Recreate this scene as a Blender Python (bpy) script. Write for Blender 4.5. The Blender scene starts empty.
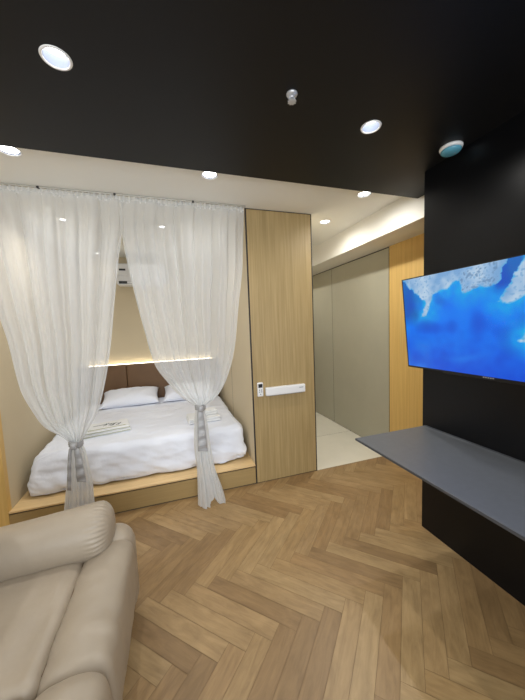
import bpy, bmesh, math, random
from mathutils import Vector, Matrix, noise

scene = bpy.context.scene
C = scene.collection
PI = math.pi

# ------------------------------------------------------------------ camera
cam_data = bpy.data.cameras.new('camera')
cam = bpy.data.objects.new('camera', cam_data)
C.objects.link(cam)
cam_data.sensor_fit = 'VERTICAL'
cam_data.sensor_height = 36.0
cam_data.sensor_width = 27.0
cam_data.lens = 284.32 / 700 * 36.0
cam_data.clip_start = 0.02
_r = (0.95044479, -0.30840668, -0.0392431)
_u = (0.06287752, 0.06706957, 0.99576508)
_f = (0.30446859, 0.94888724, -0.08313777)
cam.matrix_world = Matrix(((_r[0], _u[0], -_f[0], -0.69444),
                           (_r[1], _u[1], -_f[1], -2.52159),
                           (_r[2], _u[2], -_f[2], 1.5),
                           (0, 0, 0, 1)))
scene.camera = cam

# ------------------------------------------------------------------ world and exposure
world = bpy.data.worlds.new('world')
scene.world = world
world.use_nodes = True
world.node_tree.nodes['Background'].inputs[0].default_value = (0.8, 0.85, 0.95, 1)
world.node_tree.nodes['Background'].inputs[1].default_value = 0.05
scene.view_settings.view_transform = 'Standard'
scene.view_settings.look = 'None'
scene.view_settings.gamma = 1.0
scene.view_settings.use_curve_mapping = False
scene.view_settings.exposure = 0.0

# daylight through an unseen window, both added behind the camera to brighten the room
wl = bpy.data.lights.new('fill_daylight', 'AREA')
wl.shape = 'RECTANGLE'
wl.size = 3.4
wl.size_y = 2.1
wl.energy = 170.0
wl.color = (0.90, 0.95, 1.0)
wlo = bpy.data.objects.new('fill_daylight', wl)
C.objects.link(wlo)
wlo.location = (-1.15, -4.72, 1.28)
wlo.rotation_euler = (PI / 2, 0, 0)

SPOT_W = 20.0        # room downlights
SPOT_N = 27.0        # alcove downlights
SPOT_C = 32.0        # corridor downlights
DIFF_E = 9.0        # lens glow
LED_E = 7.0
TV_E = 1.0

# main dimensions (metres)
H = 2.549            # pale ceiling
HB = 2.47            # lower black ceiling
YB = -0.664          # edge between the two ceilings
NL = -1.93           # alcove left side
ND = 2.0             # alcove depth
PW = 0.654           # oak partition width
PH = 0.186           # bed platform height
XT = 0.965           # television wall
YT = -0.994
XW = 1.604           # corridor wardrobe face
XS = 1.254           # soffit face
HS = 2.303           # soffit underside


# ------------------------------------------------------------------ helpers
def lin(c):
    return tuple((v / 12.92 if v <= 0.04045 else ((v + 0.055) / 1.055) ** 2.4) for v in c)


def rgb(r, g, b):
    return lin((r / 255, g / 255, b / 255)) + (1,)


def mat(name, color, rough=0.6, metal=0.0, bump=0.0, bscale=60, var=0.0, vscale=8, spec=None, stretch=None, sheen=0):
    m = bpy.data.materials.new(name)
    m.use_nodes = True
    nt = m.node_tree
    b = nt.nodes['Principled BSDF']
    b.inputs['Base Color'].default_value = color
    b.inputs['Roughness'].default_value = rough
    b.inputs['Metallic'].default_value = metal
    if spec is not None:
        b.inputs['Specular IOR Level'].default_value = spec
    if sheen:
        b.inputs['Sheen Weight'].default_value = sheen
    tc = nt.nodes.new('ShaderNodeTexCoord')
    src = tc.outputs['Object']
    if stretch:
        mp = nt.nodes.new('ShaderNodeMapping')
        mp.inputs['Scale'].default_value = stretch
        nt.links.new(src, mp.inputs['Vector'])
        src = mp.outputs['Vector']
    if var:
        n = nt.nodes.new('ShaderNodeTexNoise')
        n.inputs['Scale'].default_value = vscale
        n.inputs['Detail'].default_value = 6
        n.inputs['Roughness'].default_value = 0.6
        nt.links.new(src, n.inputs['Vector'])
        r = nt.nodes.new('ShaderNodeValToRGB')
        r.color_ramp.elements[0].position = 0.3
        r.color_ramp.elements[1].position = 0.7
        r.color_ramp.elements[0].color = tuple(c * (1 - var) for c in color[:3]) + (1,)
        r.color_ramp.elements[1].color = tuple(min(1, c * (1 + var)) for c in color[:3]) + (1,)
        nt.links.new(n.outputs['Fac'], r.inputs['Fac'])
        nt.links.new(r.outputs['Color'], b.inputs['Base Color'])
    if bump:
        n2 = nt.nodes.new('ShaderNodeTexNoise')
        n2.inputs['Scale'].default_value = bscale
        n2.inputs['Detail'].default_value = 4
        nt.links.new(src, n2.inputs['Vector'])
        bp = nt.nodes.new('ShaderNodeBump')
        bp.inputs['Strength'].default_value = bump
        bp.inputs['Distance'].default_value = 0.01
        nt.links.new(n2.outputs['Fac'], bp.inputs['Height'])
        nt.links.new(bp.outputs['Normal'], b.inputs['Normal'])
    return m


def emit_mat(name, color, strength):
    m = bpy.data.materials.new(name)
    m.use_nodes = True
    b = m.node_tree.nodes['Principled BSDF']
    b.inputs['Base Color'].default_value = (0.8, 0.8, 0.8, 1)
    b.inputs['Emission Color'].default_value = color
    b.inputs['Emission Strength'].default_value = strength
    return m


def oak_mat(name, dark, light, rough=0.5):
    """straight grained veneer, grain running up the panel"""
    m = bpy.data.materials.new(name)
    m.use_nodes = True
    nt = m.node_tree
    b = nt.nodes['Principled BSDF']
    b.inputs['Roughness'].default_value = rough
    tc = nt.nodes.new('ShaderNodeTexCoord')
    mp = nt.nodes.new('ShaderNodeMapping')
    mp.inputs['Scale'].default_value = (34, 34, 0.9)
    n = nt.nodes.new('ShaderNodeTexNoise')
    n.inputs['Scale'].default_value = 1.6
    n.inputs['Detail'].default_value = 8
    n.inputs['Roughness'].default_value = 0.62
    r = nt.nodes.new('ShaderNodeValToRGB')
    r.color_ramp.elements[0].position = 0.30
    r.color_ramp.elements[0].color = dark
    r.color_ramp.elements[1].position = 0.66
    r.color_ramp.elements[1].color = light
    nt.links.new(tc.outputs['Object'], mp.inputs['Vector'])
    nt.links.new(mp.outputs['Vector'], n.inputs['Vector'])
    nt.links.new(n.outputs['Fac'], r.inputs['Fac'])
    nt.links.new(r.outputs['Color'], b.inputs['Base Color'])
    return m


def new_mesh(name, bm, mats, smooth=False):
    me = bpy.data.meshes.new(name)
    bmesh.ops.recalc_face_normals(bm, faces=bm.faces)
    bm.to_mesh(me)
    bm.free()
    if not isinstance(mats, (list, tuple)):
        mats = [mats]
    for m in mats:
        me.materials.append(m)
    if smooth:
        for p in me.polygons:
            p.use_smooth = True
    return me


def tag(o, label, cat, group=None):
    o['label'] = label
    o['category'] = cat
    if group:
        o['group'] = group
    return o


def empty(name, loc, label, cat, group=None):
    o = bpy.data.objects.new(name, None)
    o.empty_display_size = 0.1
    C.objects.link(o)
    o.location = loc
    return tag(o, label, cat, group)


def obj(name, bm, mats, parent=None, smooth=False, label=None, base=None):
    """links a bmesh built in world coordinates as one object"""
    off = None
    if parent is not None:
        off = Vector(parent.location)
        if parent.parent is not None:
            off = off + Vector(parent.parent.location)
    elif base is not None:
        off = Vector(base)
    if off is not None:
        bmesh.ops.translate(bm, verts=bm.verts, vec=-off)
    o = bpy.data.objects.new(name, new_mesh(name, bm, mats, smooth))
    C.objects.link(o)
    if parent is not None:
        o.parent = parent
    elif base is not None:
        o.location = base
    if label:
        o['label'] = label
    return o


def struct(name, bm, mats, smooth=False):
    o = obj(name, bm, mats, smooth=smooth)
    o['kind'] = 'structure'
    return o


def box(bm, x0, x1, y0, y1, z0, z1, bevel=0.0, mi=0, seg=2):
    r = bmesh.ops.create_cube(bm, size=1.0)
    vs = r['verts']
    for v in vs:
        v.co = Vector(((x0 + x1) / 2 + v.co.x * (x1 - x0), (y0 + y1) / 2 + v.co.y * (y1 - y0), (z0 + z1) / 2 + v.co.z * (z1 - z0)))
    fs = set(f for v in vs for f in v.link_faces)
    for f in fs:
        f.material_index = mi
    if bevel:
        es = list(set(e for v in vs for e in v.link_edges))
        bmesh.ops.bevel(bm, geom=es, offset=bevel, segments=seg, affect='EDGES', profile=0.5)
    return bm


def B(*a, **k):
    return box(bmesh.new(), *a, **k)


def rbox(x0, x1, y0, y1, z0, z1, r, n=(12, 12, 6), fn=None, bm=None):
    """soft box: a finely divided box with rounded edges; fn(p, normal) may move each point"""
    bm = bm or bmesh.new()
    dims = (x1 - x0, y1 - y0, z1 - z0)
    lo = (x0, y0, z0)
    vmap = {}

    def coord(i, ax):
        # spacing concentrated at the rounded edges
        t = i / n[ax]
        e = min(0.45, r * 1.6 / dims[ax])
        if t < 0.25:
            t2 = t / 0.25 * e
        elif t > 0.75:
            t2 = 1 - (1 - t) / 0.25 * e
        else:
            t2 = e + (t - 0.25) / 0.5 * (1 - 2 * e)
        return lo[ax] + t2 * dims[ax]

    def V(i, j, k):
        key = (i, j, k)
        if key not in vmap:
            p = Vector((coord(i, 0), coord(j, 1), coord(k, 2)))
            q = Vector((min(max(p.x, x0 + r), x1 - r), min(max(p.y, y0 + r), y1 - r), min(max(p.z, z0 + r), z1 - r)))
            d = p - q
            nn = d.normalized() if d.length > 1e-9 else Vector((0, 0, 1))
            if d.length > 1e-9:
                p = q + nn * r
            if fn:
                p = fn(p, nn)
            vmap[key] = bm.verts.new(p)
        return vmap[key]
    nx, ny, nz = n
    for i in range(nx):
        for j in range(ny):
            for k in (0, nz):
                bm.faces.new((V(i, j, k), V(i + 1, j, k), V(i + 1, j + 1, k), V(i, j + 1, k)))
    for i in range(nx):
        for k in range(nz):
            for j in (0, ny):
                bm.faces.new((V(i, j, k), V(i + 1, j, k), V(i + 1, j, k + 1), V(i, j, k + 1)))
    for j in range(ny):
        for k in range(nz):
            for i in (0, nx):
                bm.faces.new((V(i, j, k), V(i, j + 1, k), V(i, j + 1, k + 1), V(i, j, k + 1)))
    return bm


def lathe(profile, center, axis='z', n=48, bm=None, fn=None, mi=0):
    """profile: list of (radius, height) turned round an axis through center"""
    bm = bm or bmesh.new()
    cx, cy, cz = center
    rings = []
    for (r, h) in profile:
        ring = []
        for i in range(n):
            a = 2 * PI * i / n
            rr = fn(a, r, h) if fn else r
            if axis == 'z':
                p = (cx + rr * math.cos(a), cy + rr * math.sin(a), cz + h)
            elif axis == 'x':
                p = (cx + h, cy + rr * math.cos(a), cz + rr * math.sin(a))
            else:
                p = (cx + rr * math.cos(a), cy + h, cz + rr * math.sin(a))
            ring.append(bm.verts.new(p))
        rings.append(ring)
    for a, b in zip(rings[:-1], rings[1:]):
        for i in range(n):
            f = bm.faces.new((a[i], a[(i + 1) % n], b[(i + 1) % n], b[i]))
            f.material_index = mi
    for ring in (rings[0], rings[-1]):
        f = bm.faces.new(ring)
        f.material_index = mi
    return bm


def fbm(p, s, seed=0.0):
    return noise.noise(Vector((p[0] * s + seed, p[1] * s - seed, p[2] * s + 2 * seed)))


def interp(pts, z):
    """smooth interpolation through (z, value) points sorted by falling z"""
    if z >= pts[0][0]:
        return pts[0][1]
    for (z0, v0), (z1, v1) in zip(pts[:-1], pts[1:]):
        if z >= z1:
            t = (z0 - z) / (z0 - z1)
            return v0 + (v1 - v0) * t
    return pts[-1][1]


def copy_tree(o, parent=None):
    c = o.copy()
    C.objects.link(c)
    if parent is not None:
        c.parent = parent
    for ch in list(o.children):
        copy_tree(ch, c)
    return c


# ------------------------------------------------------------------ materials
M = {}
M['black_ceiling'] = mat('black paint ceiling', rgb(15, 15, 17), 0.5, spec=0.25, var=0.06, vscale=2)
M['pale_ceiling'] = mat('pale ceiling paint', rgb(240, 240, 234), 0.8)
M['white_paint'] = mat('white paint', rgb(232, 229, 220), 0.75)
M['black_wall'] = mat('black wall panel', rgb(8, 9, 12), 0.32, spec=0.3, var=0.1, vscale=3)
M['wallpaper'] = mat('beige wallpaper', rgb(205, 190, 160), 0.85, bump=0.05, bscale=300)
M['room_wall'] = mat('cream room wall', rgb(215, 208, 192), 0.85)
M['oak'] = oak_mat('pale oak veneer', rgb(150, 128, 84), rgb(177, 153, 107))
M['oak_side'] = oak_mat('honey oak veneer', rgb(208, 169, 94), rgb(224, 187, 114))
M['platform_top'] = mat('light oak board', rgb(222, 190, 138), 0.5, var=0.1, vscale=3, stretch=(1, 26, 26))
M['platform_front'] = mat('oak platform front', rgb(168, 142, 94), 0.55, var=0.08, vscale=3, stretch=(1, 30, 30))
M['gap'] = mat('dark joint', rgb(38, 32, 28), 0.6)
M['greige'] = mat('greige lacquer', rgb(174, 170, 150), 0.5, var=0.03, vscale=4)
M['tile'] = mat('cream floor tile', rgb(228, 223, 206), 0.3, var=0.04, vscale=3)
M['grout'] = mat('tile grout', rgb(128, 120, 102), 0.9)
M['alu'] = mat('aluminium rail', rgb(190, 188, 180), 0.4, 0.7)
M['dark_plastic'] = mat('dark plastic', rgb(24, 24, 26), 0.4)
M['white_plastic'] = mat('white plastic', rgb(232, 232, 232), 0.35)
M['grey_print'] = mat('grey print', rgb(120, 130, 140), 0.5)
M['linen'] = mat('white bed linen', rgb(236, 240, 250), 0.85, bump=0.55, bscale=13, sheen=0.2)
M['stitch_line'] = mat('linen stitching', rgb(206, 208, 212), 0.9)
M['mattress'] = mat('mattress ticking', rgb(222, 220, 214), 0.9)
M['leather_brown'] = mat('brown headboard leather', rgb(106, 76, 44), 0.5, bump=0.08, bscale=250, var=0.08, vscale=5)
M['leather'] = mat('beige sofa leather', rgb(168, 155, 137), 0.42, bump=0.28, bscale=9, var=0.05, vscale=6)
M['seam'] = mat('sofa seam', rgb(120, 102, 84), 0.7)
M['satin'] = mat('silver grey satin', rgb(165, 165, 166), 0.38, var=0.12, vscale=20, stretch=(1, 1, 6))
M['shelf'] = mat('slate grey shelf laminate', rgb(96, 99, 103), 0.42, bump=0.05, bscale=500, var=0.05, vscale=30)
M['shelf_edge'] = mat('shelf edge band', rgb(70, 73, 78), 0.3)
M['bezel'] = mat('black television bezel', rgb(12, 12, 14), 0.3)
M['logo'] = mat('silver badge', rgb(190, 192, 196), 0.3, 0.6)
M['chrome'] = mat('clear chrome', rgb(200, 202, 206), 0.3, 0.4)
M['ring'] = mat('white lamp ring', rgb(235, 235, 235), 0.35)
M['cup'] = mat('lamp reflector', rgb(128, 138, 158), 0.5)
M['lens'] = emit_mat('lamp lens', (1.0, 0.98, 0.94, 1), DIFF_E)
M['tv_tint'] = mat('teal detector cap', rgb(92, 160, 184), 0.25)  # television's blue glow painted into the cap colour
M['led'] = emit_mat('warm led strip', (1.0, 0.89, 0.68, 1), LED_E)
M['olive'] = mat('olive stripe', rgb(168, 170, 128), 0.8)
M['towel'] = mat('white terry towel', rgb(235, 236, 236), 0.95, bump=0.3, bscale=350)
M['ink'] = mat('dark ink print', rgb(104, 110, 108), 0.7)

mg = bpy.data.materials.new('added window glass')
mg.use_nodes = True
nt = mg.node_tree
nt.nodes.remove(nt.nodes['Principled BSDF'])
gt = nt.nodes.new('ShaderNodeBsdfTransparent')
gg = nt.nodes.new('ShaderNodeBsdfGlossy')
gg.inputs['Roughness'].default_value = 0.03
gm = nt.nodes.new('ShaderNodeMixShader')
gm.inputs[0].default_value = 0.06
nt.links.new(gt.outputs[0], gm.inputs[1])
nt.links.new(gg.outputs[0], gm.inputs[2])
nt.links.new(gm.outputs[0], nt.nodes['Material Output'].inputs['Surface'])
M['glass'] = mg

# sheer voile: part see-through cloth, denser where seen edge-on
ms = bpy.data.materials.new('white sheer voile')
ms.use_nodes = True
nt = ms.node_tree
nt.nodes.remove(nt.nodes['Principled BSDF'])
out = nt.nodes['Material Output']
dif = nt.nodes.new('ShaderNodeBsdfDiffuse')
dif.inputs[0].default_value = (0.84, 0.855, 0.86, 1)
trl = nt.nodes.new('ShaderNodeBsdfTranslucent')
trl.inputs[0].default_value = (0.84, 0.855, 0.86, 1)
trn = nt.nodes.new('ShaderNodeBsdfTransparent')
mx = nt.nodes.new('ShaderNodeMixShader')
mx.inputs[0].default_value = 0.42
mx2 = nt.nodes.new('ShaderNodeMixShader')
lw = nt.nodes.new('ShaderNodeLayerWeight')
lw.inputs['Blend'].default_value = 0.35
mr = nt.nodes.new('ShaderNodeMapRange')
mr.inputs['To Min'].default_value = 0.60
mr.inputs['To Max'].default_value = 0.96
gat = nt.nodes.new('ShaderNodeAttribute')
gat.attribute_name = 'gather'
nt.links.new(gat.outputs['Fac'], mr.inputs['To Min'])
nt.links.new(lw.outputs['Facing'], mr.inputs['Value'])
nt.links.new(mr.outputs['Result'], mx2.inputs[0])
nt.links.new(dif.outputs[0], mx.inputs[1])
nt.links.new(trl.outputs[0], mx.inputs[2])
nt.links.new(trn.outputs[0], mx2.inputs[1])
nt.links.new(mx.outputs[0], mx2.inputs[2])
nt.links.new(mx2.outputs[0], out.inputs['Surface'])
M['sheer'] = ms

# herringbone planks: colour per plank plus grain along the plank (UV)
mf = bpy.data.materials.new('herringbone oak planks')
mf.use_nodes = True
nt = mf.node_tree
b = nt.nodes['Principled BSDF']
b.inputs['Roughness'].default_value = 0.42
at = nt.nodes.new('ShaderNodeAttribute')
at.attribute_name = 'plank'
uv = nt.nodes.new('ShaderNodeUVMap')
uv.uv_map = 'grain'
mp = nt.nodes.new('ShaderNodeMapping')
mp.inputs['Scale'].default_value = (4.5, 30, 1)
n1 = nt.nodes.new('ShaderNodeTexNoise')
n1.inputs['Scale'].default_value = 1.0
n1.inputs['Detail'].default_value = 8
n1.inputs['Roughness'].default_value = 0.65
n1.inputs['Distortion'].default_value = 1.2
rp = nt.nodes.new('ShaderNodeValToRGB')
rp.color_ramp.elements[0].position = 0.28
rp.color_ramp.elements[0].color = (0.66, 0.63, 0.59, 1)
rp.color_ramp.elements[1].position = 0.62
rp.color_ramp.elements[1].color = (1.08, 1.08, 1.08, 1)
mul = nt.nodes.new('ShaderNodeMix')
mul.data_type = 'RGBA'
mul.blend_type = 'MULTIPLY'
mul.inputs[0].default_value = 1.0
nt.links.new(uv.outputs['UV'], mp.inputs['Vector'])
nt.links.new(mp.outputs['Vector'], n1.inputs['Vector'])
n3 = nt.nodes.new('ShaderNodeTexNoise')
n3.inputs['Scale'].default_value = 1.0
n3.inputs['Detail'].default_value = 3
n3.inputs['Distortion'].default_value = 0.8
mp3 = nt.nodes.new('ShaderNodeMapping')
mp3.inputs['Scale'].default_value = (6, 13, 1)
nt.links.new(uv.outputs['UV'], mp3.inputs['Vector'])
nt.links.new(mp3.outputs['Vector'], n3.inputs['Vector'])
mh = nt.nodes.new('ShaderNodeMix')
mh.inputs[0].default_value = 0.42
nt.links.new(n1.outputs['Fac'], mh.inputs[2])
nt.links.new(n3.outputs['Fac'], mh.inputs[3])
nt.links.new(mh.outputs[0], rp.inputs['Fac'])
nt.links.new(at.outputs['Color'], mul.inputs[6])
nt.links.new(rp.outputs['Color'], mul.inputs[7])
nt.links.new(mul.outputs[2], b.inputs['Base Color'])
M['planks'] = mf


# ------------------------------------------------------------------ the shell
RX0, RY0 = -3.2, -4.6
RX1, RY1 = 1.70, 3.05


def clip_poly(poly, x0, x1, y0, y1):
    def side(poly, ins, cut):
        res = []
        for i in range(len(poly)):
            a, b_ = poly[i], poly[(i + 1) % len(poly)]
            if ins(a):
                res.append(a)
                if not ins(b_):
                    res.append(cut(a, b_))
            elif ins(b_):
                res.append(cut(a, b_))
        return res

    def cx(v):
        return lambda a, b_: (v, a[1] + (b_[1] - a[1]) * (v - a[0]) / (b_[0] - a[0]))

    def cy(v):
        return lambda a, b_: (a[0] + (b_[0] - a[0]) * (v - a[1]) / (b_[1] - a[1]), v)
    for ins, cut in ((lambda p: p[0] >= x0, cx(x0)), (lambda p: p[0] <= x1, cx(x1)), (lambda p: p[1] >= y0, cy(y0)), (lambda p: p[1] <= y1, cy(y1))):
        if poly:
            poly = side(poly, ins, cut)
    return poly


def herringbone_floor():
    rnd = random.Random(11)
    L = 6
    w = 0.55 / L
    s = w / math.sqrt(2)
    # an A plank is centred at (-0.4875, -1.113)
    # V plank of column x: centre cells (x+0.5, x-8)
    X0 = -0.4875 - (0.5 - 8.0) * s
    Y0 = -1.113 - 8.5 * s
    bm = bmesh.new()
    col = bm.loops.layers.float_color.new('plank')
    uvl = bm.loops.layers.uv.new('grain')
    tones = [rgb(164, 136, 95), rgb(159, 131, 90), rgb(155, 126, 86), rgb(166, 139, 98), rgb(150, 121, 82), rgb(161, 133, 93), rgb(143, 115, 78)]
    g = 0.0008 / w

    def world_xy(u, v):
        return (X0 + (u + v) * s, Y0 + (u - v) * s)

    def plank(u0, u1, v0, v1, along_u):
        poly = [world_xy(*q) for q in ((u0 + g, v0 + g), (u1 - g, v0 + g), (u1 - g, v1 - g), (u0 + g, v1 - g))]
        xs = [q[0] for q in poly]
        ys = [q[1] for q in poly]
        if max(xs) < RX0 or min(xs) > RX1 or max(ys) < RY0 or min(ys) > 0:
            return
        t = rnd.choice(tones)
        k = rnd.uniform(0.96, 1.05)
        t = (t[0] * k, t[1] * k, t[2] * k, 1)
        o1, o2 = rnd.uniform(0, 50), rnd.uniform(0, 50)
        poly = clip_poly(poly, RX0, RX1, RY0, -0.001)
        if len(poly) < 3:
            return
        f = bm.faces.new([bm.verts.new((q[0], q[1], 0)) for q in poly])
        for lp in f.loops:
            lp[col] = t
            dx, dy = lp.vert.co.x - X0, lp.vert.co.y - Y0
            u = (dx + dy) / 2 / s
            v = (dx - dy) / 2 / s
            a, c = (u, v) if along_u else (v, u)
            lp[uvl].uv = (a * w + o1, c * w + o2)
    R = 70
    for y in range(-R, R):
        for m in range(-8, 9):
            u0 = y + 2 * L * m
            plank(u0, u0 + L, y, y + 1, True)
            v0 = y - 2 * L + 1 - 2 * L * m
            plank(y, y + 1, v0, v0 + L, False)
    # dark bed under the joints
    z = -0.0025
    f = bm.faces.new([bm.verts.new(q) for q in ((RX0, RY0, z), (RX1, RY0, z), (RX1, -0.001, z), (RX0, -0.001, z))])
    f.material_index = 1
    for f in bm.faces:
        if f.normal.z < 0:
            f.normal_flip()
    me = bpy.data.meshes.new('floor')
    bm.to_mesh(me)
    bm.free()
    me.materials.append(M['planks'])
    me.materials.append(mat('plank joint', rgb(132, 106, 77), 0.8))
    o = bpy.data.objects.new('floor', me)
    C.objects.link(o)
    o['kind'] = 'structure'


herringbone_floor()

# cream tiles beyond the wooden floor
bm = bmesh.new()
box(bm, RX0, RX1, 0.0, RY1, -0.03, -0.0012, mi=1)
for i, (tx0, tx1) in enumerate(((0.655, 1.10), (1.10, 1.70))):
    for (ty0, ty1) in ((0.0, 0.79), (0.79, 1.58), (1.58, 2.37), (2.37, 3.05)):
        box(bm, 0.655, 1.70, ty0 + 0.003, ty1 - 0.003, -0.02, 0.0, mi=0) if i == 0 else None
struct('floor.001', bm, [M['tile'], M['grout']])

# ceilings with round openings for the recessed lamps
BLACK_LIGHTS = [(-1.016, -1.277), (0.323, -1.266), (-1.016, -2.75), (0.323, -2.75), (-2.3, -1.6), (-2.3, -3.2), (-0.35, -3.9)]
PALE_LIGHTS = [(-1.497, -0.475), (-0.37, -0.475), (0.894, -0.475), (0.899, 0.159), (0.899, 1.7)]
NICHE_LIGHTS = [(-1.57, 0.616), (-0.707, 0.631), (-1.547, 1.83)]
HOLE_B, HOLE_P, HOLE_N = 0.042, 0.052, 0.034


def ceiling_with_openings(name, x0, x1, y0, y1, z, holes, m):
    bm = bmesh.new()
    edges = []

    def loop(pts):
        vs = [bm.verts.new((p[0], p[1], z)) for p in pts]
        for i in range(len(vs)):
            edges.append(bm.edges.new((vs[i], vs[(i + 1) % len(vs)])))
    loop([(x0, y0), (x1, y0), (x1, y1), (x0, y1)])
    for (hx, hy, hr) in holes:
        loop([(hx + hr * math.cos(2 * PI * i / 32), hy + hr * math.sin(2 * PI * i / 32)) for i in range(32)])
    bmesh.ops.triangle_fill(bm, use_beauty=True, use_dissolve=False, edges=edges)
    return bm


bm = ceiling_with_openings('ceiling', RX0, RX1, YB, RY1, H, [p + (HOLE_P,) for p in PALE_LIGHTS] + [p + (HOLE_N,) for p in NICHE_LIGHTS], None)
box(bm, RX0, RX1, YB, RY1, H + 0.09, H + 0.12)
struct('ceiling', bm, M['pale_ceiling'])
bm = ceiling_with_openings('ceiling', RX0, RX1, RY0, YB, HB, [p + (HOLE_B,) for p in BLACK_LIGHTS], None)
box(bm, RX0, RX1, YB - 0.012, YB, HB + 0.0005, H + 0.1)
box(bm, RX0, RX1, RY0, YB, H + 0.1, H + 0.12)
struct('ceiling.001', bm, M['black_ceiling'])

struct('wall_left', B(RX0 - 0.1, RX0, RY0, 0.05, 0, H + 0.1), M['room_wall'])
bm = bmesh.new()
box(bm, RX0, -2.85, RY0 - 0.1, RY0, 0, H + 0.1)
box(bm, 0.55, XT, RY0 - 0.1, RY0, 0, H + 0.1)
box(bm, -2.85, 0.55, RY0 - 0.1, RY0, 0, 0.25)
box(bm, -2.85, 0.55, RY0 - 0.1, RY0, 2.32, H + 0.1)
struct('wall_back', bm, M['room_wall'])
bm = bmesh.new()
for (x0, x1, z0, z1) in ((-2.85, -2.79, 0.25, 2.32), (0.49, 0.55, 0.25, 2.32), (-2.79, 0.49, 0.25, 0.31), (-2.79, 0.49, 2.26, 2.32), (-1.72, -1.66, 0.31, 2.26), (-0.62, -0.56, 0.31, 2.26)):
    box(bm, x0, x1, RY0 - 0.07, RY0 - 0.02, z0, z1, bevel=0.004)
for (x0, x1) in ((-2.79, -1.72), (-1.66, -0.62), (-0.56, 0.49)):
    box(bm, x0, x1, RY0 - 0.048, RY0 - 0.042, 0.31, 2.26, mi=1)
struct('added_window_1', bm, [M['white_paint'], M['glass']])  # invented window, out of view, lets the added fill light in
# oak clad wall left of the alcove, alcove sides and back
struct('wall_front', B(RX0, NL, 0.0, 0.05, 0, H), M['oak_side'])
struct('wall_alcove_left', B(NL - 0.05, NL, 0.05, ND, 0, H), M['wallpaper'])
struct('wall_alcove_back', B(NL - 0.05, 0.0, ND, ND + 0.06, 0, H), M['wallpaper'])
bm = bmesh.new()
box(bm, 0.0, PW, 0.012, RY1, 0.0, H, mi=1)
box(bm, 0.012, PW - 0.010, -0.002, 0.012, 0.006, H - 0.008, mi=0)
struct('wall_partition', bm, [M['oak'], M['wallpaper'], M['gap']])
bm = bmesh.new()
box(bm, 0.0, 0.012, -0.001, 0.012, 0.0, H)
box(bm, PW - 0.010, PW + 0.001, -0.001, 0.012, 0.0, H)
box(bm, 0.0, PW, 0.0, 0.012, H - 0.008, H)
box(bm, 0.0, PW, 0.0, 0.012, 0.0, 0.006)
struct('trim_1', bm, M['gap'])
# fine joint between the side lining boards of the alcove
struct('trim_3', B(-0.0015, 0.0, 0.93, 0.938, PH, H), M['grout'])
# black television wall (a thick block, its end facing the corridor)
struct('wall_right', B(XT, RX1, RY0, YT, 0, HB + 0.05), M['black_wall'])
struct('wall_corridor_end', B(PW, RX1, RY1 - 0.05, RY1, 0, H), M['white_paint'])
bm = bmesh.new()
box(bm, XW, RX1, YT, 0.036, 0.0, HS)
struct('wall_corridor', bm, M['oak_side'])
# lowered bulkhead over the wardrobes
bm = B(XS, RX1, YB, RY1 - 0.05, HS, H)
box(bm, XS, RX1, YT, YB, HS, HB - 0.001)
struct('trim_2', bm, M['white_paint'])

# ------------------------------------------------------------------ wardrobe in the corridor
wd = empty('built_in_wardrobe', (1.65, 1.2, 0), 'tall greige flush wardrobe doors lining the corridor, without handles', 'wardrobe')
obj('carcass', B(XW + 0.003, RX1, 0.036, RY1 - 0.05, 0.0, HS - 0.002), M['gap'], wd)
for (y0, y1) in ((0.046, 1.188), (1.197, 2.338), (2.347, 2.995)):
    obj('door', B(XW, XW + 0.02, y0, y1, 0.004, HS - 0.012, bevel=0.0015), M['greige'], wd)

# ------------------------------------------------------------------ bed platform
bp_ = empty('bed_platform', (NL / 2, 1.0, 0), 'low oak platform filling the alcove floor under the bed', 'platform')
obj('top_board', B(NL, 0.0, 0.0, ND, PH - 0.014, PH, bevel=0.002), M['platform_top'], bp_)
obj('shadow_gap', B(NL, 0.0, 0.012, ND, PH - 0.024, PH - 0.014), M['gap'], bp_)
obj('front_panel', B(NL + 0.002, -0.002, 0.0, 0.02, 0.007, PH - 0.024, bevel=0.001), M['platform_front'], bp_)
obj('plinth', B(NL, 0.0, 0.008, ND, 0.0, 0.007), M['gap'], bp_)

# ------------------------------------------------------------------ headboard and led strip
hb = empty('headboard', (NL / 2, 1.965, PH), 'brown leather panel headboard against the alcove back wall', 'headboard')
HT = 1.03
for (x0, x1) in ((NL + 0.004, -1.329), (-1.323, -0.725), (-0.719, -0.006)):
    obj('panel', rbox(x0, x1, 1.935, 1.985, PH, HT, 0.008, (10, 8, 10)), M['leather_brown'], hb, smooth=True)
obj('backing', B(NL + 0.004, -0.006, 1.975, 1.998, PH, HT - 0.004), M['gap'], hb)
led = empty('led_strip', (NL / 2, 1.975, HT), 'glowing warm light strip along the top of the brown headboard', 'light')
obj('channel', B(-1.805, -0.09, 1.95, 1.984, HT, HT + 0.003), M['alu'], led)
obj('diffuser', B(-1.80, -0.095, 1.953, 1.981, HT + 0.003, HT + 0.009, bevel=0.002), M['led'], led)


# ------------------------------------------------------------------ mattress, duvet, pillows
obj_m = obj('mattress', rbox(-1.79, -0.12, 0.30, 1.87, PH, 0.445, 0.04, (12, 12, 8)), M['mattress'], smooth=True, base=(-0.95, 1.08, PH))
tag(obj_m, 'thick pale mattress under the white duvet on the platform', 'mattress')


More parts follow.
